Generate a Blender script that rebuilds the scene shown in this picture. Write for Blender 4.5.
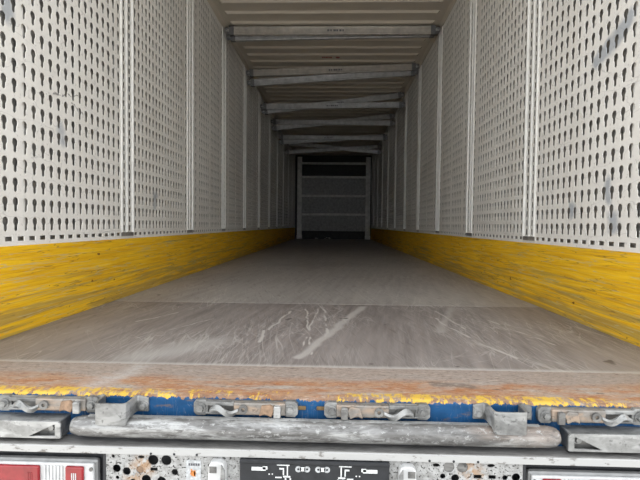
import bpy, math, random
from mathutils import Vector, Matrix
from mathutils.geometry import tessellate_polygon
random.seed(7)
for o in list(bpy.data.objects): bpy.data.objects.remove(o)
scene = bpy.context.scene
C = scene.collection
R = math.radians

# ---------------------------------------------------------------- camera
cam = bpy.data.cameras.new('camera'); cam.sensor_width = 36; cam.lens = 460 / 640 * 36
cam.clip_start = 0.02; cam.clip_end = 200
co = bpy.data.objects.new('camera', cam); C.objects.link(co); scene.camera = co
yaw, pitch, roll = R(1.785), R(1.895), R(0.573)
fwd = Vector((-math.sin(yaw) * math.cos(pitch), math.cos(yaw) * math.cos(pitch), -math.sin(pitch)))
rt = Vector((math.cos(yaw), math.sin(yaw), 0)); up = rt.cross(fwd)
r2 = rt * math.cos(roll) + up * math.sin(roll); u2 = up * math.cos(roll) - rt * math.sin(roll)
co.matrix_world = Matrix.Translation((0.056, 0, 0.46)) @ Matrix((r2, u2, -fwd)).transposed().to_4x4()

# ---------------------------------------------------------------- overcast daylight
w = bpy.data.worlds.new('overcast_sky'); scene.world = w; w.use_nodes = True
w.node_tree.nodes['Background'].inputs[0].default_value = (0.93, 0.97, 1.0, 1)
w.node_tree.nodes['Background'].inputs[1].default_value = 1.0
scene.view_settings.view_transform = 'Standard'; scene.view_settings.look = 'None'
scene.view_settings.gamma = 1; scene.view_settings.use_curve_mapping = False
scene.view_settings.exposure = 1.45
added_sun = bpy.data.lights.new('added_sun', 'SUN'); added_sun.energy = 9.0; added_sun.angle = R(3); added_sun.color = (1, .96, .9)   # added light beyond the cab; its bounce off the yard brightens the interior
so = bpy.data.objects.new('added_sun', added_sun); C.objects.link(so); so.rotation_euler = Vector((.15, -.66, -.74)).to_track_quat('-Z', 'Y').to_euler()
scene.cycles.diffuse_bounces = 4; scene.cycles.max_bounces = 12

# ---------------------------------------------------------------- node helper
class NT:
    def __init__(s, name):
        s.m = bpy.data.materials.new(name); s.m.use_nodes = True
        s.t = s.m.node_tree; s.b = s.t.nodes['Principled BSDF']
        s.pos = s.t.nodes.new('ShaderNodeNewGeometry').outputs['Position']
    def n(s, k): return s.t.nodes.new(k)
    def put(s, sock, v):
        if isinstance(v, bpy.types.NodeSocket): s.t.links.new(v, sock)
        elif isinstance(v, (tuple, list)) and len(v) == 3 and sock.type == 'RGBA': sock.default_value = (*v, 1)
        else: sock.default_value = v
    def math(s, op, a, b=0.0, c=None, clamp=False):
        q = s.n('ShaderNodeMath'); q.operation = op; q.use_clamp = clamp
        s.put(q.inputs[0], a); s.put(q.inputs[1], b)
        if c is not None: s.put(q.inputs[2], c)
        return q.outputs[0]
    def vec(s, op, a, b=None, out=0):
        q = s.n('ShaderNodeVectorMath'); q.operation = op; s.put(q.inputs[0], a)
        if b is not None: s.put(q.inputs['Scale' if op == 'SCALE' else 1], b)
        return q.outputs[out]
    def noise(s, scale=(1, 1, 1), detail=4, rough=.55, rot=0, dist=0, off=0):
        mp = s.n('ShaderNodeMapping'); s.put(mp.inputs[0], s.pos); mp.vector_type = 'POINT'
        src = mp.outputs[0]
        mp.inputs['Rotation'].default_value = (0, 0, R(rot)); mp.inputs['Location'].default_value = (off, off * .7, off * .3)
        mp2 = s.n('ShaderNodeMapping'); s.put(mp2.inputs[0], src); mp2.inputs['Scale'].default_value = scale
        q = s.n('ShaderNodeTexNoise'); s.put(q.inputs['Vector'], mp2.outputs[0])
        q.inputs['Scale'].default_value = 1; q.inputs['Detail'].default_value = detail
        q.inputs['Roughness'].default_value = rough; q.inputs['Distortion'].default_value = dist
        return q.outputs[0]
    def rng(s, v, a, b, lo=0.0, hi=1.0):
        q = s.n('ShaderNodeMapRange'); s.put(q.inputs[0], v)
        for i, x in enumerate((a, b, lo, hi)): q.inputs[i + 1].default_value = x
        return q.outputs[0]
    def mix(s, f, a, b):
        q = s.n('ShaderNodeMix'); q.data_type = 'RGBA'
        s.put(q.inputs[0], f); s.put(q.inputs[6], a); s.put(q.inputs[7], b)
        return q.outputs[2]
    def axis(s, i):
        q = s.n('ShaderNodeSeparateXYZ'); s.put(q.inputs[0], s.pos); return q.outputs[i]
    def scratch(s, scale, width, rot=0, off=0, detail=2):       # thin lines where the noise crosses 0.5
        v = s.math('ABSOLUTE', s.math('SUBTRACT', s.noise(scale, detail, .5, rot, 0, off), .5))
        return s.rng(v, 0, width, 1, 0)
    def seg(s, a, b, wd, soft=.5, pos=None):                    # a mark of its own shape between two points
        p = pos or s.pos; a = Vector(a); b = Vector(b); d = b - a
        pa = s.vec('SUBTRACT', p, tuple(a))
        if d.length > 1e-6:
            t = s.math('DIVIDE', s.vec('DOT_PRODUCT', pa, tuple(d), out=1), d.length_squared, clamp=True)
            pa = s.vec('SUBTRACT', pa, s.vec('SCALE', tuple(d), t))
        return s.rng(s.vec('LENGTH', pa, out=1), wd * (1 - soft), wd, 1, 0)
    def warp(s, sc, amt):
        q = s.n('ShaderNodeTexNoise'); s.put(q.inputs['Vector'], s.pos); q.inputs['Scale'].default_value = sc
        return s.vec('ADD', s.pos, s.vec('SCALE', s.vec('SUBTRACT', q.outputs[1], (.5, .5, .5)), amt))
    def fin(s, col, rough=.6, metal=0.0, bump=None, bs=.3, bd=.002, spec=None):
        s.put(s.b.inputs['Base Color'], col); s.put(s.b.inputs['Roughness'], rough); s.put(s.b.inputs['Metallic'], metal)
        if spec is not None: s.b.inputs['Specular IOR Level'].default_value = spec
        if bump is not None:
            q = s.n('ShaderNodeBump'); q.inputs['Strength'].default_value = bs; q.inputs['Distance'].default_value = bd
            s.put(q.inputs['Height'], bump); s.put(s.b.inputs['Normal'], q.outputs[0])
        return s.m
def mx(n, *fs):
    r = fs[0]
    for f in fs[1:]: r = n.math('MAXIMUM', r, f)
    return r
M = {}
def plain(name, col, rough=.6, metal=0.0, var=.18, sc=30):
    n = NT(name); k = n.noise((sc,) * 3, 3)
    c = n.mix(n.rng(k, .3, .7), tuple(x * (1 - var) for x in col), tuple(min(1, x * (1 + var)) for x in col))
    M[name] = n.fin(c, rough, metal)

# white painted, punched wall sheet with blue-grey rubs
n = NT('wall_paint'); wp = n.warp(9, .09)
c = n.mix(n.rng(n.noise((3, 3, 1.2), 4), .35, .7), (.86, .84, .80), (.77, .745, .70))
c = n.mix(n.rng(n.noise((60, 60, 60), 3), .62, .72, 0, .35), c, (.32, .30, .28))
c = n.mix(n.math('MULTIPLY', n.scratch((3, 3, 9), .006, 0, 3), .35), c, (.36, .35, .35))
sm = mx(n, n.seg((1.24, 2.16, 1.215), (1.24, 1.93, 1.30), .05, .5, wp), n.seg((1.24, 2.34, .56), (1.24, 2.34, .52), .042, .6, wp),
        n.seg((1.24, 2.05, .64), (1.24, 2.03, .585), .045, .6, wp), n.seg((1.24, 2.005, .50), (1.24, 2.0, .455), .04, .6, wp))
sm2 = mx(n, n.seg((-1.24, 2.15, .90), (-1.24, 2.18, .86), .045, .7, wp), n.seg((-1.24, 1.8, 1.34), (-1.24, 1.8, 1.28), .045, .7, wp),
         n.seg((-1.24, 3.29, .66), (-1.24, 3.29, .60), .05, .7, wp))
far = n.rng(n.noise((4, 4, 4), 3, .6, 0, 0, 11), .70, .78, 0, .5)
c = n.mix(n.math('MULTIPLY', mx(n, sm, sm2, far), .6), c, (.20, .25, .32))
blk = mx(n, n.seg((-1.24, 2.0, 1.02), (-1.24, 2.3, 1.10), .006, .5, n.warp(20, .05)), n.seg((-1.24, 2.24, 1.05), (-1.24, 2.42, .98), .005, .5, n.warp(20, .05)))
c = n.mix(n.math('MULTIPLY', blk, .7), c, (.12, .11, .11))
M['wall'] = n.fin(c, .5)
plain('skin', (.36, .35, .335), .7)
plain('post', (.74, .73, .70), .45, 0, .1, 12)
# galvanised posts are whiter in wear
n = NT('ceiling_paint')
c = n.mix(n.rng(n.noise((.9, .9, .9), 4), .35, .7), (.60, .545, .46), (.52, .465, .39))
M['ceil'] = n.fin(c, .5)
# yellow kick boards: paint on plywood, rubbed along the grain
n = NT('yellow_board')
g = n.noise((9, 2.2, 60), 5, .65, 0, .4); g2 = n.noise((5, 1.3, 34), 4, .6, 0, .6, 5)
c = n.mix(n.rng(g, .34, .66), (.72, .38, .010), (.93, .57, .022))
z = n.axis(2)
low = n.rng(z, 0, .26, .2, 0)
wear = n.rng(n.math('ADD', g2, low), .58, .72)
c = n.mix(n.math('MULTIPLY', wear, .6), c, (.30, .23, .09))
c = n.mix(n.math('MULTIPLY', n.scratch((4, 1.0, 22), .008, 0, 2, 4), .6), c, (.14, .105, .05))
c = n.mix(n.math('MULTIPLY', n.scratch((5, 1.4, 40), .016, 0, 8, 3), .6), c, (.50, .46, .28))
c = n.mix(n.rng(n.noise((30, 16, 30), 2, .5, 0, 0, 4), .74, .77, 0, .8), c, (.10, .03, .01))
M['yellow'] = n.fin(c, .6, 0, g, .25, .004, .2)
# floor: worn grey brown plywood
def floor_mat(key, lo, hi, wash, amt):
    n = NT(key)
    c = n.mix(n.rng(n.noise((26, 2.0, 5), 5, .6, 8), .3, .7), lo, hi)
    c = n.mix(n.rng(n.noise((1.6, .9, 1), 4, .6, 0, 0, 3), .40, .68, 0, .6), c, wash)
    c = n.mix(n.rng(n.noise((60, 5, 5), 3, .6, -14, 0, 2), .56, .72, 0, .6), c, (.12, .10, .088))
    hair = mx(n, n.math('MULTIPLY', n.scratch((13, .9, 1), .010, -10, 1), .55), n.math('MULTIPLY', n.scratch((17, 1.1, 1), .009, 14, 6), .45),
              n.math('MULTIPLY', n.scratch((9, 1.2, 1), .007, -35, 9), .45), n.math('MULTIPLY', n.scratch((11, 1.3, 1), .006, 40, 13), .3))
    fine = mx(n, n.math('MULTIPLY', n.scratch((46, 1.5, 1), .022, 5, 33, 3), .42), n.math('MULTIPLY', n.scratch((40, 1.2, 1), .020, -6, 37, 3), .42))
    fine = n.math('MULTIPLY', fine, n.rng(n.noise((3, 1.4, 1), 3, .5, 0, 0, 41), .40, .62))
    hair = n.math('MULTIPLY', hair, n.rng(n.noise((2.2, 2.2, 1), 3, .5, 0, 0, 21), .42, .6))
    ww = n.warp(6, .05)
    marks = mx(n,
        n.math('MULTIPLY', n.seg((-.06, 1.58, 0), (.22, 2.58, 0), .026, .6, ww), .8),
        n.seg((-.22, 2.0, 0), (-.17, 2.42, 0), .008, .6, ww), n.seg((-.23, 1.78, 0), (-.24, 1.98, 0), .010, .6, ww),
        n.seg((.03, 2.0, 0), (.0, 2.5, 0), .007, .6, ww), n.seg((.02, 1.88, 0), (.03, 2.0, 0), .014, .6, ww),
        n.seg((-.02, 1.62, 0), (-.10, 2.55, 0), .006, .6, ww), n.seg((-.06, 1.7, 0), (-.03, 2.5, 0), .006, .6, ww),
        n.math('MULTIPLY', n.seg((.52, 2.0, 0), (.72, 2.6, 0), .03, .8, ww), .5), n.seg((.66, 1.98, 0), (.60, 2.5, 0), .008, .6, ww),
        n.seg((.70, 1.62, 0), (.62, 1.86, 0), .010, .6, ww), n.seg((.62, 1.86, 0), (.56, 2.3, 0), .008, .6, ww),
        n.seg((.94, 1.75, 0), (.80, 2.3, 0), .007, .6, ww), n.seg((-.86, 2.1, 0), (-.70, 2.45, 0), .008, .6, ww), n.seg((-.74, 1.8, 0), (-.52, 2.2, 0), .006, .6, ww))
    c = n.mix(n.math('MULTIPLY', fine, amt), c, (.42, .395, .37))
    c = n.mix(n.math('MAXIMUM', hair, n.math('MULTIPLY', marks, .75)), c, (.50, .47, .44))
    pale = mx(n, n.seg((-.62, 1.55, 0), (-.42, 1.75, 0), .12, .9, n.warp(5, .12)))
    c = n.mix(n.math('MULTIPLY', pale, .5), c, (.46, .44, .42))
    y = n.axis(1)
    c = n.mix(n.rng(y, 1.50, 1.475, 0, .55), c, (.55, .52, .48))
    c = n.mix(n.rng(n.noise((9, 9, 9), 2, .5, 0, 0, 31), .73, .76, 0, .8), c, (.05, .04, .035))
    M[key] = n.fin(c, .52, 0, n.noise((40, 4, 4), 4), .15, .002)
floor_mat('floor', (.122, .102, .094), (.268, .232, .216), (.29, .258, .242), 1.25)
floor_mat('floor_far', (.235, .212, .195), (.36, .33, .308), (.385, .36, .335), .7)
plain('joint', (.06, .055, .05), .8)
# threshold: rusty steel, flaking yellow edge, blue face
n = NT('threshold_steel')
rust = n.mix(n.rng(n.noise((14, 26, 20), 5, .65), .35, .65), (.328, .135, .057), (.394, .246, .156))
rust = n.mix(n.rng(n.noise((5, 20, 9), 5, .65, 0, 0, 4), .48, .64), rust, (.36, .31, .27))
y = n.axis(1); z = n.axis(2)
rust = n.mix(n.math('MULTIPLY', n.rng(n.math('ADD', y, n.math('MULTIPLY', n.noise((6, 10, 8), 4, .6, 0, 0, 9), .16)), 1.385, 1.45), .9), rust, (.30, .255, .225))
rust = n.mix(n.rng(n.noise((22, 60, 20), 4, .6, 0, 0, 14), .62, .70, 0, .75), rust, (.10, .07, .055))
rust = n.mix(n.rng(y, 1.455, 1.463, 0, .7), rust, (.50, .47, .44))
pit = mx(n, n.seg((.36, 1.325, 0), (.45, 1.31, 0), .028, .6, n.warp(25, .03)))
rust = n.mix(n.math('MULTIPLY', pit, .8), rust, (.16, .13, .11))
patch = n.seg((-.62, 1.25, 0), (-.56, 1.42, 0), .05, .9, n.warp(8, .08))
rust = n.mix(n.math('MULTIPLY', patch, .6), rust, (.46, .43, .41))
fl = n.noise((60, 26, 20), 4, .75, 0, 0, 2); big = n.noise((5, 3, 3), 3, .6, 0, 0, 17)
edge = n.rng(n.math('ADD', y, n.math('MULTIPLY', n.math('SUBTRACT', fl, .5), .05)), 1.240, 1.247, 1, 0)
yel = n.math('MULTIPLY', edge, n.rng(n.math('ADD', n.math('MULTIPLY', fl, .6), n.math('MULTIPLY', big, .6)), .60, .66))
bl = n.mix(n.rng(n.noise((18, 18, 30), 4), .35, .7), (.007, .051, .135), (.011, .074, .193))
bl = n.mix(n.math('MULTIPLY', n.scratch((60, 30, 9), .006, 0, 5), .25), bl, (.35, .36, .38))
bl = n.mix(n.rng(n.noise((24, 24, 60), 4, .6, 0, 0, 8), .60, .70, 0, .6), bl, (.13, .10, .085))
drip = n.math('ADD', z, n.math('MULTIPLY', n.math('SUBTRACT', n.noise((70, 1, 12), 4, .7, 0, 0, 3), .5), .028))
face = n.rng(drip, -.0055, -.0045, 1, 0)
rust = n.mix(n.rng(n.math('ADD', y, n.math('MULTIPLY', n.math('SUBTRACT', fl, .5), .03)), 1.206, 1.213, .6, 0), rust, (.16, .10, .07))
c = n.mix(n.math('MULTIPLY', yel, .95), rust, (.55, .34, .045))
c = n.mix(n.rng(n.noise((75, 130, 90), 5, .75, 0, 0, 27), .50, .66, 0, .6), c, (.13, .085, .06))
c = n.mix(n.rng(n.noise((40, 110, 60), 5, .75, 0, 0, 29), .52, .68, 0, .55), c, (.52, .44, .37))
c = n.mix(n.math('MULTIPLY', yel, .8), c, (.62, .40, .06))
c = n.mix(face, c, bl)
M['threshold'] = n.fin(c, .6, 0, n.noise((40, 40, 40), 4), .3, .003, .2)
# galvanised steel, scraped
def galv(name, lo, hi, worn, off=0, metal=.35, rough=.42, spots=.6):
    n = NT(name)
    c = n.mix(n.rng(n.noise((45, 45, 45), 5, .65, 0, 0, off), .32, .68), lo, hi)
    c = n.mix(n.rng(n.noise((9, 14, 25), 4, .6, 0, .5, off + 3), .48, .62), c, worn)
    c = n.mix(n.rng(n.noise((70, 70, 70), 3, .6, 0, 0, off + 7), .60, .70, 0, spots), c, tuple(x * .35 for x in lo))
    M[name] = n.fin(c, rough, metal, n.noise((60, 60, 60), 4, .6, 0, 0, off), .35, .002)
galv('galv', (.123, .123, .121), (.221, .221, .217), (.328, .328, .324))
galv('galv_warm', (.16, .145, .13), (.27, .25, .23), (.34, .26, .20), 5)
galv('galv_white', (.205, .205, .201), (.312, .312, .307), (.426, .426, .422), 9)
galv('galv_dark', (.09, .088, .085), (.17, .165, .16), (.25, .245, .235), 13)
n = NT('tube_steel')
c = n.mix(n.rng(n.noise((7, 30, 30), 5, .65, 0, .6), .35, .62), (.098, .094, .092), (.213, .209, .205))
c = n.mix(n.rng(n.noise((4, 12, 22), 4, .6, 0, .8, 6), .50, .60), c, (.377, .377, .373))
c = n.mix(n.rng(n.noise((2.6, 5, 5), 3, .5, 0, 0, 15), .55, .68, 0, .55), c, (.27, .20, .155))
c = n.mix(n.rng(n.noise((30, 60, 60), 4, .6, 0, 0, 10), .60, .68, 0, .7), c, (.07, .065, .06))
c = n.mix(n.rng(n.noise((16, 90, 90), 5, .75, 0, 0, 23), .46, .64, 0, .85), c, (.085, .08, .076))
c = n.mix(n.rng(n.noise((60, 90, 90), 4, .7, 0, 0, 25), .56, .66, 0, .7), c, (.410, .410, .406))
M['tube'] = n.fin(c, .4, .35, n.noise((30, 60, 60), 4), .3, .002)
plain('beam', (.40, .40, .40), .42, .35, .22, 16)
plain('beam_warm', (.43, .40, .36), .42, .3, .2, 14)
plain('beam_end', (.14, .14, .145), .5, .4)
plain('rust', (.24, .155, .10), .7, 0, .4, 60)
plain('rust_dark', (.12, .075, .03), .7, 0, .4, 60)
plain('black', (.018, .019, .022), .55, 0, .3)
plain('mark_white', (.68, .69, .69), .5, 0, .3, 120)
plain('mark_grey', (.42, .43, .44), .5, 0, .3, 120)
plain('ink', (.10, .10, .11), .6)
plain('ink_red', (.30, .05, .035), .6)
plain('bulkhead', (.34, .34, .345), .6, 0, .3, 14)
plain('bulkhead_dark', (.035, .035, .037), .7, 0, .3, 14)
plain('bulkhead_bar', (.68, .67, .65), .5, 0, .2, 10)
plain('scrap', (.8, .8, .78), .6)
n = NT('strip_grey')
c = n.mix(n.rng(n.noise((14, 60, 60), 5, .7), .38, .62), (.12, .115, .11), (.21, .203, .195))
c = n.mix(n.rng(n.noise((5, 5, 5), 3, .6, 0, 0, 6), .55, .7, 0, .6), c, (.27, .262, .25))
M['strip'] = n.fin(c, .75, 0, n.noise((120, 120, 120), 3), .4, .002)
n = NT('white_lip')
c = n.mix(n.rng(n.noise((30, 60, 60), 4, .65), .58, .66), (.410, .406, .398), (.180, .168, .156))
M['lip'] = n.fin(c, .5)
n = NT('speckled_plate')
c = n.mix(n.rng(n.noise((55, 55, 55), 5, .7), .40, .60), (.410, .408, .402), (.246, .242, .234))
c = n.mix(n.rng(n.noise((150, 150, 150), 3, .6, 0, 0, 4), .57, .62), c, (.03, .027, .025))
rz = mx(n, n.seg((-.42, 1.14, -.155), (-.45, 1.14, -.19), .04, .9, n.warp(30, .03)), n.seg((.40, 1.14, -.15), (.42, 1.14, -.17), .035, .9, n.warp(30, .03)))
c = n.mix(n.math('MULTIPLY', rz, n.rng(n.noise((60, 60, 60), 4, .6, 0, 0, 8), .42, .55, 0, .75)), c, (.34, .19, .085))
M['speckle'] = n.fin(c, .6, 0, n.noise((150, 150, 150), 3), .4, .002)
plain('lug_metal', (.60, .60, .60), .3, .3, .15, 25)
n = NT('red_lens'); c = n.mix(n.rng(n.noise((40, 40, 40), 3), .35, .65), (.197, .007, .011), (.279, .013, .018))
M['red'] = n.fin(c, .18); M['red'].node_tree.nodes['Principled BSDF'].inputs['Coat Weight'].default_value = .4
plain('clear_lens', (.50, .50, .50), .2, 0, .12, 40)
plain('lamp_frame', (.24, .24, .24), .35, .3, .15)
plain('orange', (.55, .20, .05), .5, 0, .4, 200)
n = NT('ground_concrete'); M['ground'] = n.fin(n.mix(n.noise((2, 2, 2), 5), (.20, .195, .185), (.30, .29, .275)), .85)

# ---------------------------------------------------------------- mesh helper
class MB:
    def __init__(s): s.v = []; s.f = []; s.sm = False
    def box(s, x0, x1, y0, y1, z0, z1):
        b = len(s.v); s.v += [(x, y, z) for z in (z0, z1) for y in (y0, y1) for x in (x0, x1)]
        s.f += [tuple(b + i for i in q) for q in ((0, 2, 3, 1), (4, 5, 7, 6), (0, 1, 5, 4), (2, 6, 7, 3), (0, 4, 6, 2), (1, 3, 7, 5))]
        return s
    def prism(s, pts, d, axis='y', at=0):         # closed outline pushed along an axis
        b = len(s.v); k = len(pts)
        for t in (at, at + d):
            for a, c in pts: s.v.append({'y': (a, t, c), 'x': (t, a, c), 'z': (a, c, t)}[axis])
        s.f.append(tuple(range(b, b + k))); s.f.append(tuple(range(b + 2 * k - 1, b + k - 1, -1)))
        for i in range(k):
            j = (i + 1) % k; s.f.append((b + i, b + k + i, b + k + j, b + j))
        return s
    def cyl(s, c, r, d, axis='y', n=18, r2=None):
        pts = [(math.cos(2 * math.pi * i / n), math.sin(2 * math.pi * i / n)) for i in range(n)]
        b = len(s.v); r2 = r if r2 is None else r2
        for t, rr in ((0, r), (d, r2)):
            for a, e in pts:
                a *= rr; e *= rr
                o = {'y': (a, t, e), 'x': (t, a, e), 'z': (a, e, t)}[axis]
                s.v.append((c[0] + o[0], c[1] + o[1], c[2] + o[2]))
        s.f.append(tuple(range(b, b + n))); s.f.append(tuple(range(b + 2 * n - 1, b + n - 1, -1)))
        for i in range(n):
            j = (i + 1) % n; s.f.append((b + i, b + n + i, b + n + j, b + j))
        return s
    def ring(s, c, r0, r1, d, n=16):
        b = len(s.v)
        for i in range(n):
            a = 2 * math.pi * i / n; cs, sn = math.cos(a), math.sin(a)
            for r, t in ((r0, 0), (r1, 0), (r1, d), (r0, d)): s.v.append((c[0] + cs * r, c[1] + t, c[2] + sn * r))
        for i in range(n):
            j = (i + 1) % n
            for k in range(4):
                l = (k + 1) % 4; s.f.append((b + 4 * i + k, b + 4 * i + l, b + 4 * j + l, b + 4 * j + k))
        return s
    def plate(s, outer, holes, y, t):             # flat plate in x-z with real holes, thickness t along +y
        polys = [outer] + holes; flat = [p for q in polys for p in q]
        tr = tessellate_polygon([[Vector((a, c, 0)) for a, c in q] for q in polys])
        b = len(s.v); k = len(flat)
        s.v += [(a, y, c) for a, c in flat] + [(a, y + t, c) for a, c in flat]
        for q in tr:
            s.f.append(tuple(b + i for i in q)); s.f.append(tuple(b + k + i for i in reversed(q)))
        o = b
        for q in polys:
            m = len(q)
            for i in range(m):
                j = (i + 1) % m; s.f.append((o + i, o + j, o + k + j, o + k + i))
            o += m
        return s
    def sweep(s, path, prof, closed=False):       # path: centre points with a frame, prof: outline (u, v)
        b = len(s.v); k = len(prof)
        for p, u, v in path:
            for a, c in prof: s.v.append(tuple(Vector(p) + Vector(u) * a + Vector(v) * c))
        for i in range(len(path) - 1):
            for j in range(k):
                l = (j + 1) % k; s.f.append((b + i * k + j, b + i * k + l, b + (i + 1) * k + l, b + (i + 1) * k + j))
        s.f.append(tuple(range(b + k - 1, b - 1, -1))); e = b + (len(path) - 1) * k
        s.f.append(tuple(range(e, e + k)))
        return s
    def mesh(s, name, m):
        me = bpy.data.meshes.new(name); me.from_pydata(s.v, [], s.f)
        import bmesh
        bm = bmesh.new(); bm.from_mesh(me); bmesh.ops.recalc_face_normals(bm, faces=bm.faces); bm.to_mesh(me); bm.free()
        me.materials.append(M[m]); return me
    def build(s, name, m, parent=None, bevel=0, smooth=False, loc=None):
        return put(name, s.mesh(name, m), parent, bevel, smooth, loc)
def put(name, me, parent=None, bevel=0, smooth=False, loc=None):
    o = bpy.data.objects.new(name, me); C.objects.link(o); o.parent = parent
    if loc: o.location = loc
    if smooth and me.polygons:
        me.polygons.foreach_set('use_smooth', [True] * len(me.polygons))
        try: me.set_sharp_from_angle(angle=R(40))
        except Exception: pass
    if bevel:
        b = o.modifiers.new('bevel', 'BEVEL'); b.width = bevel; b.segments = 2; b.limit_method = 'ANGLE'; b.angle_limit = R(40)
    return o
def tag(o, label, cat, group=None):
    o['label'] = label; o['category'] = cat
    if group: o['group'] = group
    return o
def struct(o, label, cat):
    o['kind'] = 'structure'; return tag(o, label, cat)
def empty(name, loc=(0, 0, 0)):
    o = bpy.data.objects.new(name, None); C.objects.link(o); o.location = loc; o.empty_display_size = .1; return o

# ================================================================ SETTING
Y0, Y1 = 1.2, 15.0; XW = 1.24; ZC = 2.722; ZB = .362
POST = [2.852 + 1.248 * k for k in range(-1, 10)]
struct(MB().box(-25, 25, -25, 40, -1.25, -1.15).build('ground', 'ground'), 'grey concrete yard below the rear of the trailer', 'ground')

# ---- perforated sheets
def ring_cell(mb, c0, c1, out, place, depth):
    """one rectangular cell with a hole: flat ring plus the rim pressed inwards"""
    (a0, b0), (a1, b1) = c0, c1; ca = sum(p[0] for p in out) / len(out); cb = (b0 + b1) / 2
    ca = (a0 + a1) / 2
    b = len(mb.v); k = len(out)
    bnd = []
    for a, e in out:
        da, de = a - ca, e - cb
        t = min(((a1 - ca) / abs(da)) if abs(da) > 1e-9 else 9e9, ((b1 - cb) / abs(de)) if abs(de) > 1e-9 else 9e9)
        bnd.append((ca + da * t, cb + de * t))
    if k == 4: bnd = [(a1, b1), (a0, b1), (a0, b0), (a1, b0)]
    for q, d in ((bnd, 0), (out, 0), ([(ca + (a - ca) * .93, cb + (e - cb) * .96) for a, e in out], depth)):
        for a, e in q: mb.v.append(place(a, e, d))
    for i in range(k):
        j = (i + 1) % k
        mb.f.append((b + i, b + j, b + k + j, b + k + i)); mb.f.append((b + k + i, b + k + j, b + 2 * k + j, b + 2 * k + i))
def keyhole(ca, cb, pw, ph):
    th = [math.atan2(ph, pw), math.atan2(ph, -pw), math.atan2(-ph, -pw), math.atan2(-ph, pw)]
    th = sorted(t % (2 * math.pi) for t in th + [R(d) for d in (0, 22, 75, 90, 105, 158, 180, 205, 225, 248, 262, 270, 278, 292, 315, 335)])
    pts = []
    for t in th:
        dx, dz = math.cos(t), math.sin(t)
        cz, r = .0120, .0180                      # round head
        bq = dz * cz; disc = bq * bq - (cz * cz - r * r); rc = bq + math.sqrt(disc) if disc > 0 else 0
        rs = 0
        if dz < 0:                                # slot below
            rs = min(.0098 / abs(dx) if abs(dx) > 1e-6 else 9, .0300 / abs(dz))
        pts.append((ca + dx * max(rc, rs), cb + dz * max(rc, rs)))
    return pts
def rect_hole(ca, cb, w, h): return [(ca + w, cb + h), (ca - w, cb + h), (ca - w, cb - h), (ca + w, cb - h)]
PWID, NC, NR = 1.078, 18, 28
CWD, RH = PWID / NC, .08
Z_A, Z_B = .411, .411 + NR * .08
def panel_mesh(sx):
    mb = MB(); X = sx * (XW + .003)
    pl = lambda a, e, d: (X + sx * d, a, e)
    for i in range(NC):
        for j in range(NR):
            a0 = -PWID / 2 + i * CWD; b0 = Z_A + j * RH
            ring_cell(mb, (a0, b0), (a0 + CWD, b0 + RH), keyhole(a0 + CWD / 2, b0 + RH / 2, CWD, RH), pl, .0018)
    ns = 15; sw = PWID / ns
    for i in range(ns):
        a0 = -PWID / 2 + i * sw
        ring_cell(mb, (a0, ZB), (a0 + sw, Z_A), rect_hole(a0 + sw / 2, (ZB + Z_A) / 2 + .004, .021, .0095), pl, .003)
    b = len(mb.v)
    for a, e in ((-PWID / 2, Z_B), (PWID / 2, Z_B), (PWID / 2, 2.70), (-PWID / 2, 2.70)): mb.v.append(pl(a, e, 0))
    mb.f.append((b, b + 1, b + 2, b + 3))
    me = bpy.data.meshes.new('perforated_panel'); me.from_pydata(mb.v, [], mb.f); me.materials.append(M['wall']); return me
def post_mesh(sx):
    mb = MB(); X = sx * XW
    pl = lambda a, e, d: (X + sx * d, a, e)
    zb = .402; prof = [(-.087, .004), (-.084, -.005), (-.071, -.005), (-.066, .006)]
    prof2 = [(-.012, .006), (-.008, -.002), (.008, -.002), (.012, .006)]
    prof3 = [(.066, .006), (.071, -.005), (.084, -.005), (.087, .004)]
    for pr in (prof, prof2, prof3):
        for (a, d), (a2, d2) in zip(pr, pr[1:]):
            b = len(mb.v); mb.v += [pl(a, zb, d), pl(a2, zb, d2), pl(a2, 2.70, d2), pl(a, 2.70, d)]; mb.f.append((b, b + 1, b + 2, b + 3))
        b = len(mb.v); mb.v += [pl(a, zb, d) for a, d in pr] ; mb.f.append((b, b + 1, b + 2, b + 3))
    ns = 42; h = (2.70 - zb) / ns
    for a0, a1 in ((-.066, -.012), (.012, .066)):
        for j in range(ns):
            ring_cell(mb, (a0, zb + j * h), (a1, zb + j * h + h), rect_hole((a0 + a1) / 2, zb + j * h + h / 2, .014, .018), lambda a, e, d: (X + sx * (d * .4 + .006), a, e), .006)
    b = len(mb.v); mb.v += [pl(-.087, ZB, .003), pl(.087, ZB, .003), pl(.087, .377, .003), pl(-.087, .377, .003)]; mb.f.append((b, b + 1, b + 2, b + 3))
    me = bpy.data.meshes.new('wall_post'); me.from_pydata(mb.v, [], mb.f); me.materials.append(M['post']); return me
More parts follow.
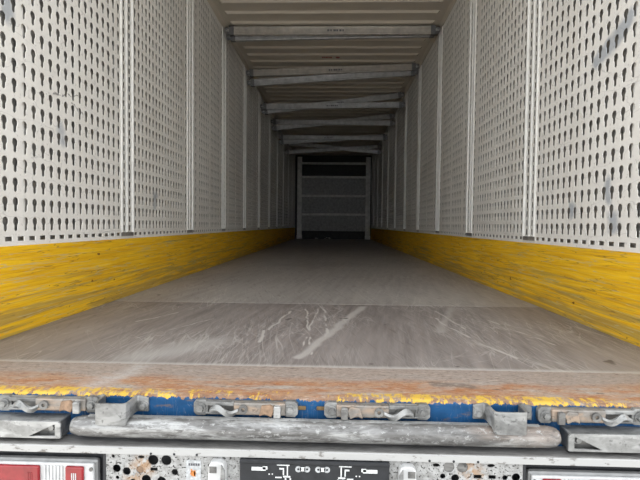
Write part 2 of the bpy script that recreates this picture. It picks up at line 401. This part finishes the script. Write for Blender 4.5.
for side, sx in (('left', -1), ('right', 1)):
    xs = sorted((sx * (XW + .032), sx * (XW + .075)))
    wall = MB().box(xs[0], xs[1], Y0, Y1 + .1, -.15, ZC + .05).build('wall_' + side, 'skin')
    struct(wall, f'{side} white trailer wall of keyhole-punched sheets above a yellow board', 'wall')
    pm, qm = panel_mesh(sx), post_mesh(sx)
    rm = MB(); xr = sorted((sx * (XW + .019), sx * (XW + .022)))
    rm.box(xr[0], xr[1], -.021, .021, Z_A, Z_B); rmesh = rm.mesh('backing_rib', 'wall')
    for k, y in enumerate([POST[0] - 1.248] + POST):
        if k > 0: put('wall_post', qm, wall, loc=(0, y, 0))
        yc = y + .624
        if yc + PWID / 2 > Y1 + .3 : continue
        if k == 0: 
            continue
        p = put('perforated_panel', pm, wall, loc=(0, yc, 0))
        for i in (3, 10, 17): put('backing_rib', rmesh, p, loc=(0, -PWID / 2 + (i + .5) * CWD, 0))
    xb = sorted((sx * XW, sx * (XW + .031)))
    MB().box(xb[0], xb[1], Y0, Y1, 0, ZB).build('kick_board', 'yellow', wall)
    # angle between wall and roof
    MB().prism([(sx * (XW + .031), 2.695), (sx * (XW - .004), 2.695), (sx * (XW - .004), 2.703), (sx * (XW - .035), ZC), (sx * (XW + .031), ZC)], Y1 - Y0, 'y', Y0).build('cove_rail', 'ceil', wall)
    MB().box(*sorted((sx * (XW - .012), sx * (XW + .031))), Y0 + .0, POST[0] - .088, ZB, 2.695).build('rear_jamb', 'post', wall)

# ---- roof
ceiling = MB().box(-XW - .075, XW + .075, Y0, Y1 + .1, ZC, ZC + .04).build('ceiling', 'ceil')
struct(ceiling, 'off-white sheet metal roof with pressed cross ribs', 'ceiling')
rb = MB(); hw, L = .034, 1.14
for (yy, zz, l0), (y2, z2, l1) in zip([(-.04, 0, L), (-.018, -.02, L - .03), (.018, -.02, L - .03)], [(-.018, -.02, L - .03), (.018, -.02, L - .03), (.04, 0, L)]):
    b = len(rb.v); rb.v += [(-l0, yy, zz), (l0, yy, zz), (l1, y2, z2), (-l1, y2, z2)]; rb.f.append((b, b + 1, b + 2, b + 3))
for s_ in (-1, 1):
    b = len(rb.v); rb.v += [(s_ * L, -.04, 0), (s_ * (L - .03), -.018, -.02), (s_ * (L - .03), .018, -.02), (s_ * L, .04, 0)]; rb.f.append((b, b + 1, b + 2, b + 3))
ribm = bpy.data.meshes.new('roof_rib'); ribm.from_pydata(rb.v, [], rb.f); ribm.materials.append(M['ceil'])
for k in range(-13, 42): put('roof_rib', ribm, ceiling, loc=(0, 4.73 + .2425 * k, ZC))
# faint red stencilled marks on the roof sheet
def stencil(y, x0, widths, h, disc=None):
    mb = MB(); x = x0
    for w_ in widths: mb.box(x, x + w_ * .8, y - h / 2, y + h / 2, ZC - .0015, ZC + .001); x += w_
    if disc: mb.cyl((disc, y, ZC - .0015), h * .62, .0025, 'z', 14)
    o = mb.build('stencil_mark', 'ink_red', ceiling); o['label'] = 'faint red stencilled lettering, too worn to read'
stencil(6.295, -.14, (.03, .024, .034, .024, .03), .045, .075)
stencil(5.33, -.16, (.05, .04, .06, .05, .04, .06), .03)

# ---- floor
floor = MB().box(-XW - .04, XW + .04, Y0 + .02, Y1 + .1, -.06, -.022).build('floor', 'joint')
struct(floor, 'scratched grey-brown plywood trailer floor', 'floor')
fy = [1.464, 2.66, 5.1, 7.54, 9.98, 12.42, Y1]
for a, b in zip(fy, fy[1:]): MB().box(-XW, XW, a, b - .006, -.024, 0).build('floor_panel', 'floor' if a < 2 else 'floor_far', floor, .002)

# ---- far bulkhead
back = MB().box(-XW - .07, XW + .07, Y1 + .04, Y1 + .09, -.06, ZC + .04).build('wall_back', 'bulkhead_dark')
struct(back, 'dark front bulkhead at the far end of the trailer', 'wall')
for x in (-1.09, 1.13):
    MB().box(x - .075, x + .075, Y1 - .05, Y1 + .04, .12, 2.66).box(x - .085, x + .085, Y1 - .08, Y1 + .04, 0, .12).build('bulkhead_post', 'bulkhead_bar', back, .008)
for z in (2.45, 2.01, 1.40, .80): MB().box(-1.015, 1.055, Y1 - .035, Y1 + .04, z - .035, z + .035).build('cross_bar', 'bulkhead_bar', back, .006)
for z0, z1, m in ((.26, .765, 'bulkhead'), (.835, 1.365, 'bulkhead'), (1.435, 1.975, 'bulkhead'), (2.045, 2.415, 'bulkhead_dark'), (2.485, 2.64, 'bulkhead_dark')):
    mb = MB(); k = 6; mb.box(-1.015, 1.055, Y1 + .0, Y1 + .04, z0, z1)
    for i in range(k): mb.box(-1.0 + i * .345, -1.0 + i * .345 + .02, Y1 - .008, Y1, z0 + .02, z1 - .02)
    mb.build('bulkhead_panel', m, back)

# ---- rear threshold and cross member
sill = MB().prism([(1.462, -.004), (1.462, .003), (1.212, .003), (1.206, .001), (1.202, -.003), (1.2, -.009), (1.2, -.26), (1.26, -.26), (1.26, -.022), (1.40, -.022)], 2 * XW + .10, 'x', -XW - .05).build('rear_sill', 'threshold')
struct(sill, 'rusty steel threshold with flaking yellow edge above the blue rear cross member', 'threshold')

# ================================================================ LOAD BEAMS UNDER THE ROOF
def stretch(o, xl, zl, xr, zr, y):
    o.location = ((xl + xr) / 2, y, (zl + zr) / 2); o.rotation_euler = (0, -math.atan2(zr - zl, xr - xl), 0)
LB = 2.30
prof = [(-.02, -.046), (.02, -.046), (.02, .046), (-.02, .046), (-.02, .030), (-.013, .026), (-.013, -.026), (-.02, -.030)]
body_m = {m: MB().prism(prof, LB, 'x', -LB / 2).mesh('beam_body', m) for m in ('beam', 'beam_warm')}
hk = MB(); hk.prism([(0, -.03), (.055, -.03), (.066, -.012), (.066, .034), (.05, .04), (0, .035)], .012, 'y', -.006)
hk.box(-.04, .012, -.024, .024, -.05, .05)
hook_m = hk.mesh('end_hook', 'beam_end')
lat = MB(); lat.cyl((.025, -.016, .004), .013, .01); lat.box(.005, .05, -.022, -.012, -.008, .002); lat_m = lat.mesh('latch_lever', 'galv_white')
stk = MB()
for i, w_ in enumerate((.03, .02, .036, .026, .03, .02)): stk.box(-.10 + i * .034, -.10 + i * .034 + w_ * .85, -.0142, -.0128, -.012, .010)
stk_m = stk.mesh('printed_label', 'ink')
def beam(y, zl, zr, label, warm=False, sticker=None):
    t = empty('load_bar'); tag(t, label, 'beam', 'load beams stowed under the roof')
    stretch(t, -1.17, zl, 1.17, zr, y)
    put('beam_body', body_m['beam_warm' if warm else 'beam'], t, .003)
    for s_ in (-1, 1):
        h = put('end_hook', hook_m, t); h.location = (s_ * LB / 2, 0, 0); h.rotation_euler = (0, 0, 0); h.scale = (s_, 1, 1)
        put('latch_lever', lat_m, h)
    if sticker is not None:
        q = put('printed_label', stk_m, t, loc=(sticker, 0, 0)); q['label'] = 'small dark printed label, too worn to read'
    return t
W_ = [(5.275, 2.653, 2.653, 'nearest load beam, level and tight under the roof', True, .05),
      (5.345, 2.612, 2.655, 'load beam tucked below and behind the nearest level one', False, None),
      (6.53, 2.588, 2.672, 'upper beam of the second pair, rising gently to the right', True, .05),
      (6.60, 2.470, 2.625, 'lower beam of the second pair, rising to the right behind another', False, None),
      (7.79, 2.440, 2.475, 'near-level beam of the third pair, crossed by a steep one behind', False, -.0),
      (7.86, 2.372, 2.655, 'steepest beam, climbing to the right behind the third pair level beam', False, .10),
      (9.04, 2.465, 2.445, 'near-level front beam of the fourth pair from the opening', False, None),
      (9.11, 2.355, 2.595, 'slanting rear beam of the fourth pair, rising to the right', False, None),
      (10.29, 2.405, 2.388, 'near-level front beam of the fifth pair, with a dark label', False, -.1),
      (10.36, 2.305, 2.445, 'slanting rear beam of the fifth pair, low at its left end', False, None),
      (11.54, 2.495, 2.272, 'beam of the farthest crossed pair that falls to the right', False, None),
      (11.61, 2.275, 2.425, 'beam of the farthest crossed pair that rises to the right', False, None)]
for a in W_: beam(*a)

# ================================================================ REAR HARDWARE
def bolt(parent, x, y, z, r=.011, m='galv', hexa=True):
    mb = MB().cyl((x, y, z), r * 1.35, -.003, 'y', 18); mb.cyl((x, y - .003, z), r, -.007, 'y', 6 if hexa else 16, r * .85)
    return mb.build('bolt', m, parent)
# galvanised rubbing rail, tapered at both ends
t = empty('buffer_rail', (0, 1.2, -.108)); tag(t, 'long scraped galvanised tube lying along the ledge below the blue cross member', 'rail')
path = []; N = 20
prf = [(math.cos(2 * math.pi * i / N) * .0275, math.sin(2 * math.pi * i / N) * .0275) for i in range(N)]
mb = MB(); xs = [(-.625, .40), (-.620, .72), (-.60, .93), (-.565, 1), (-.3, 1), (0, 1), (.3, 1), (.565, 1), (.60, .96), (.618, .86), (.628, .6)]
b0 = len(mb.v)
for x, s_ in xs:
    for a, c_ in prf: mb.v.append((x, -.034 + a * s_, .0375 + c_ * s_ + .0285))
for i in range(len(xs) - 1):
    for j in range(N):
        l = (j + 1) % N; mb.f.append((i * N + j, i * N + l, (i + 1) * N + l, (i + 1) * N + j))
mb.f.append(tuple(range(N))); mb.f.append(tuple((len(xs) - 1) * N + i for i in range(N)))
for i, (x, y, z) in enumerate(mb.v): mb.v[i] = (x, y, z - .0285)
mb.build('tube', 'tube', t, 0, True)
MB().prism([(-.038, .058), (-.038, .0655), (-.028, .0665), (-.026, .058)], 1.16, 'x', -.58).build('top_flange', 'galv_white', t)
for x in (-.45, 0, .45): MB().box(x - .03, x + .03, -.02, 0, .022, .034).build('mount_tab', 'galv_dark', t)
# U-shaped strap brackets
def bracket(cx, label, wl):
    t = empty('strap_bracket', (cx, 1.2, -.0255)); tag(t, label, 'bracket', 'strap brackets on the blue cross member')
    path = [(-.075, -.004), (-.048, -.004), (-.043, -.008), (-.041, -.02), (-.041, -.036), (-.040, -.054), (-.037, -.061), (-.030, -.0645), (.030, -.0645), (.037, -.061), (.040, -.054), (.041, -.036), (.041, -.02), (.043, -.008), (.048, -.004), (.075, -.004)]
    mb = MB(); th = .0035; k = len(path); H0, H1 = -.029, .027
    nrm = []
    for i in range(k):
        a = Vector(path[max(0, i - 1)]); c = Vector(path[min(k - 1, i + 1)]); d = (c - a).normalized(); nrm.append(Vector((-d.y, d.x)))
    for i, (x, y) in enumerate(path):
        e = .006 if i in (0, k - 1) else 0
        for o_ in (-th, th):
            q = Vector((x, y)) + nrm[i] * o_
            for zz in (H0 + e if y < -.058 else -.015, H1 - e): mb.v.append((q.x, q.y, zz))
    for i in range(k - 1):
        a, b = 4 * i, 4 * i + 4
        mb.f += [(a, b, b + 1, a + 1), (a + 2, a + 3, b + 3, b + 2), (a, a + 2, b + 2, b), (a + 1, b + 1, b + 3, a + 3)]
    mb.f += [(0, 1, 3, 2), (4 * k - 4, 4 * k - 2, 4 * k - 1, 4 * k - 3)]
    mb.build('strap', 'galv', t, .001, True)
    for s_ in (-1, 1): bolt(t, s_ * .062, -.0075, 0, .009)
    return t
bracket(-.508, 'projecting U-shaped steel bracket nearer the left tail light', 1)
bracket(.497, 'worn U-shaped steel bracket nearer the right tail light', 1)
# door keepers: a bolted bar with twisted hook, ring, clip and rusty stop
def keeper(cx, s_, label, L=.272, tongue=True):
    t = empty('door_keeper', (cx, 1.2, -.0235)); tag(t, label, 'door keeper', 'galvanised door keepers on the blue cross member')
    hl = L / 2
    X = lambda a: s_ * a
    def bx(a, b): return sorted((X(a), X(b)))
    MB().box(*bx(-hl + .03, hl - .02), -.009, 0, -.018, .018).build('back_bar', 'galv_dark', t, .002)
    MB().box(*bx(-.03, hl - .03), -.024, -.009, -.015, .018).build('channel', 'galv_warm', t, .004)
    MB().box(*bx(-hl + .03, -.03), -.018, -.009, .006, .017).box(*bx(-hl + .03, -.03), -.018, -.009, -.017, -.011).build('rail_edge', 'galv', t, .002)
    for a in (-hl + .018, hl - .018):
        MB().prism([(X(a) + q[0] * .0195, q[1] * .021) for q in ((-1, -.6), (-.6, -1), (.6, -1), (1, -.6), (1, .6), (.6, 1), (-.6, 1), (-1, .6))], .016, 'y', -.016).build('end_pad', 'galv', t, .002)
        bolt(t, X(a), -.016, 0, .010)
    # twisted hook
    path = []
    for i in range(13):
        f = i / 12; a = -.092 + f * .075; ang = f * math.pi * .9
        path.append(((X(a), -.022 - .006 * math.sin(f * math.pi), -.004 + .008 * math.sin(f * math.pi * 2.1)), (0, math.cos(ang), math.sin(ang)), (0, -math.sin(ang), math.cos(ang))))
    MB().sweep(path, [(-.0085, -.004), (.0085, -.004), (.0085, .004), (-.0085, .004)]).build('twisted_hook', 'galv_white', t, .001, True)
    MB().ring((X(-.004), -.030, .002), .005, .012, .007).build('ring', 'galv_dark', t)
    MB().prism([(X(a), c_) for a, c_ in ((.038, -.014), (.052, -.008), (.070, -.016), (.078, .006), (.068, .016), (.044, .013))], .010, 'y', -.032).build('rusty_stop', 'rust' if s_ > 0 else 'galv_warm', t, .002)
    MB().box(*bx(.076, .094), -.034, -.024, -.0175, .012).box(*bx(.078, .092), -.036, -.009, .008, .014).build('clip', 'galv_white' if s_ > 0 else 'galv_dark', t, .002)
    if tongue:
        MB().box(*bx(hl - .004, hl + .022), -.006, 0, -.005, .005).build('tongue', 'rust_dark', t, .002)
    return t
keeper(-.172, 1, 'door keeper bar left of the middle, its hook end to the left')
keeper(.172, -1, 'door keeper bar right of the middle, its hook end to the right')
keeper(-.70, 1, 'door keeper bar above the left galvanised corner guard', tongue=False)
keeper(.722, -1, 'door keeper bar above the right galvanised corner guard', tongue=False)
# corner guards with a triangular cut-out
def guard(s_, label):
    t = empty('corner_guard', (s_ * .86, 1.2, -.104)); tag(t, label, 'guard', 'galvanised corner guards')
    X = lambda a: s_ * (a - .86)
    out = [(X(.645), .006), (X(.645), .042), (X(.652), .049), (X(1.16), .052), (X(1.16), .005), (X(.650), .005)]
    hole = [(X(.660), .012), (X(.660), .042), (X(.728), .010)]
    MB().plate(out, [hole], -.052, .006).build('front_plate', 'galv_white', t, .0015)
    MB().box(*sorted((X(.648), X(1.16))), -.046, 0, .046, .050).build('top_plate', 'galv', t)
    MB().box(*sorted((X(.648), X(1.16))), -.046, 0, .004, .008).box(*sorted((X(.648), X(.653))), -.046, 0, .006, .046).build('return_plate', 'galv_dark', t)
    MB().box(*sorted((X(.653), X(.80))), -.032, -.026, .008, .046).build('inner_plate', 'galv_dark', t)
    bolt(t, X(.676), -.032, .028, .0085, 'galv_white')
guard(-1, 'white-worn galvanised guard with triangular cut-out above the left tail light')
guard(1, 'white-worn galvanised guard with triangular cut-out above the right tail light')

# ================================================================ TAIL LIGHT CARRIER
t = empty('tail_light_carrier', (0, 1.2, -.31)); tag(t, 'white speckled rear carrier beam with grey top and many holes', 'carrier beam')
def P(a): return a
ZT = .20      # ledge height above the carrier's base (world -0.10)
MB().box(-1.22, 1.22, -.058, 0, ZT - .006, ZT).build('top_strip', 'strip', t, .0015)
MB().prism([(-.058, ZT - .002), (-.061, ZT - .004), (-.061, ZT - .020), (-.054, ZT - .022), (-.054, ZT - .006)], 2.44, 'x', -1.22).build('front_lip', 'lip', t)
for x in (-.405, -.345, -.287, .30, .36, .42): MB().cyl((x, -.0615, ZT - .017), .0032, .002, 'y', 10).build('lip_hole', 'black', t)
def circ(x, z, r, n=16, sz=1.0): return [(x + r * math.cos(2 * math.pi * i / n), z + r * sz * math.sin(2 * math.pi * i / n)) for i in range(n)]
def rc(x, z, a, b): return [(x - a, z - b), (x + a, z - b), (x + a, z + b), (x - a, z + b)]
hl = [circ(-.497, .139, .0105), circ(-.471, .132, .0105), circ(-.402, .163, .0135), circ(-.368, .163, .0135), circ(-.436, .137, .0098), rc(-.400, .139, .0095, .0045),
      circ(-.346, .133, .0085), circ(-.506, .170, .0045, 8), circ(-.433, .170, .009, 10, .45), circ(-.495, .115, .005, 8), circ(-.42, .112, .012), circ(-.38, .108, .012), circ(-.455, .105, .008, 10)]
hr = [circ(.350, .165, .0135), circ(.384, .165, .0135), circ(.318, .169, .009, 10, .5), circ(.455, .171, .010, 10, .45), rc(.422, .142, .010, .005), rc(.458, .142, .009, .005),
      circ(.517, .143, .0105), circ(.366, .137, .010), circ(.335, .141, .007, 10), circ(.49, .141, .007, 10), circ(.40, .110, .011), circ(.44, .105, .011)]
o = MB().plate([(-.527, 0), (-.177, 0), (-.177, ZT - .02), (-.527, ZT - .02)], hl, -.054, .003).build('hole_plate', 'speckle', t)
o['label'] = 'left speckled plate with round black holes'
o = MB().plate([(.200, 0), (.536, 0), (.536, ZT - .02), (.200, ZT - .02)], hr, -.054, .003).build('hole_plate', 'speckle', t)
o['label'] = 'right speckled plate with round dirty holes'
MB().box(-.177, .200, -.05, -.044, 0, ZT - .006).build('middle_plate', 'speckle', t)
MB().box(-1.22, 1.22, -.02, -.012, 0, ZT - .006).build('back_plate', 'black', t)
for a, b in ((-1.22, -.529), (.538, 1.22)):
    m_ = MB().box(a, b, -.030, -.02, 0, ZT - .006)
    m_.build('lamp_recess', 'black', t)
for x in (-.528, .537): MB().box(x - .0035, x + .0035, -.055, -.012, 0, ZT - .006).build('recess_wall', 'black', t)
# plugs showing in the two filled holes
for x in (.350, .384): MB().cyl((x, -.0525, .165), .0128, .006, 'y', 16).build('hole_plug', 'galv_dark', t)
MB().cyl((-.436, -.052, .137), .009, .006, 'y', 16).build('hole_plug', 'rust', t)
# small label plate with an orange dab
lb = MB().box(-.316, -.278, -.0555, -.054, .105, .166).build('label_plate', 'mark_grey', t); lb['label'] = 'small grey label plate with orange mark'
mb = MB()
for i in range(5): mb.box(-.310 + i * .006, -.3055 + i * .006, -.0562, -.0554, .152, .158)
mb.build('print', 'ink', lb)
mb = MB().cyl((-.298, -.0562, .132), .0075, .001, 'y', 10); mb.box(-.304, -.300, -.0562, -.0555, .136, .143); mb.box(-.296, -.292, -.0562, -.0555, .124, .140)
mb.build('orange_emblem', 'orange', lb)
# number plate holder
t = empty('number_plate_holder', (0, 1.146, -.306)); tag(t, 'black number plate holder with white diagrams between the two small brackets', 'plate holder')
MB().box(-.176, .200, -.012, 0, .05, .171).build('plate', 'black', t, .002)
MB().prism([(-.014, .164), (-.017, .167), (-.017, .171), (-.012, .173), (-.004, .173), (-.004, .164)], .376, 'x', -.176).build('top_rim', 'black', t)
yp = -.0128
for i, x in enumerate((-.028, -.006, .022, .044)):
    o = MB().ring((x, yp, .152), .003, .0078, .0012).build('printed_ring', 'mark_grey', t)
for x in (-.017, .033): MB().box(x - .007, x + .007, yp, yp + .001, .147, .157).build('printed_bar', 'mark_white', t)
for s_ in (-1, 1):
    X = lambda a: .012 + s_ * a
    def q(mb, a, b, z0, z1): mb.box(*sorted((X(a), X(b))), yp, yp + .001, z0, z1)
    mb = MB(); q(mb, .062, .094, .160, .1625); q(mb, .066, .069, .133, .160); q(mb, .076, .079, .136, .154); q(mb, .079, .088, .150, .154); q(mb, .060, .078, .130, .134)
    q(mb, .082, .098, .128, .131); q(mb, .070, .074, .124, .128); q(mb, .058, .062, .124, .128); q(mb, .104, .107, .136, .139); q(mb, .112, .115, .136, .139)
    mb.build('printed_diagram', 'mark_white', t)
    mb = MB(); q(mb, .122, .158, .146, .155); q(mb, .118, .130, .149, .157)
    o = mb.build('printed_tag', 'mark_white', t)
# small curved brackets beside the plate holder
def lug(cx, s_, label):
    t = empty('plate_bracket', (cx, 1.146, -.305)); tag(t, label, 'bracket', 'small brackets beside the number plate holder')
    X = lambda a: s_ * a
    MB().prism([(X(-.026), .05), (X(.024), .05), (X(.024), .150), (X(.020), .164), (X(.010), .169), (X(-.012), .169), (X(-.018), .160)], .024, 'y', -.024).build('body', 'lug_metal', t, .004)
    MB().box(*sorted((X(-.016), X(.002))), -.0255, -.0235, .142, .158).build('window', 'galv_dark', t)
    MB().prism([(X(.010), .05), (X(.024), .05), (X(.024), .150), (X(.014), .166)], .006, 'y', -.030).build('ridge', 'galv', t, .002)
lug(-.234, 1, 'small whitish metal bracket between the label plate and the number plate holder')
lug(.246, -1, 'small whitish metal bracket right of the number plate holder')
# tail lights
def lamp(s_, label, ztop):
    t = empty('tail_light', (s_ * .78, 1.17, -.31)); tag(t, label, 'tail light', 'rear tail lights')
    X = lambda a: s_ * (a - .78)
    def bx(a, b): return sorted((X(a), X(b)))
    x0, x1, z0, z1 = (.548, 1.0, .03, ztop)
    MB().box(*bx(x0, x1), -.018, 0, z0, z1).build('housing', 'lamp_frame', t, .008)
    MB().box(*bx(x0 + .008, x1 - .008), -.026, -.016, z0 + .008, z1 - .008).build('base_lens', 'clear_lens', t, .004)
    for a, b in ((.580, .628), (.695, .88)):
        l = MB().box(*bx(a, b), -.033, -.024, z0 + .02, z1 - .014).build('red_lens', 'red', t, .004)
        mb = MB(); 
        for i in range(3): mb.box(*bx(a + .018 + i * .005, a + .0205 + i * .005), -.0340, -.0328, z0 + .03, z1 - .03)
        mb.build('lens_rib', 'clear_lens' if a < .6 else 'red', l)
    mb = MB()
    for i in range(6): mb.box(*bx(.636 + i * .009, .641 + i * .009), -.029, -.0255, z0 + .02, z1 - .014)
    mb.build('clear_ridges', 'clear_lens', t, .001)
    MB().cyl((X(.562), -.026, z1 - .022), .005, -.003, 'y', 12).build('screw', 'galv_dark', t)
lamp(-1, 'red and clear tail light at the lower left, below the guard', .158)
lamp(1, 'red and clear tail light at the lower right, below the guard', .158)

# scraps lying in front of the far bulkhead
def scrap(x, y, w_, d, h, label):
    mb = MB(); k = 5; b = len(mb.v)
    for i in range(k + 1):
        for j in range(2):
            zz = .004 + h * random.random() * (1 if 0 < i < k else .3)
            mb.v.append((x - w_ / 2 + w_ * i / k, y + (j - .5) * d, zz)); 
    for i in range(k): mb.f.append((b + 2 * i, b + 2 * i + 2, b + 2 * i + 3, b + 2 * i + 1))
    o = mb.build('scrap_paper', 'scrap'); sm_ = o.modifiers.new('thickness', 'SOLIDIFY'); sm_.thickness = .003
    tag(o, label, 'litter', 'litter at the bulkhead')
scrap(-.52, 14.75, .10, .12, .07, 'small crumpled white scrap at the foot of the far bulkhead, left piece')
scrap(-.17, 14.78, .22, .14, .06, 'wider crumpled white scrap at the foot of the far bulkhead, middle piece')
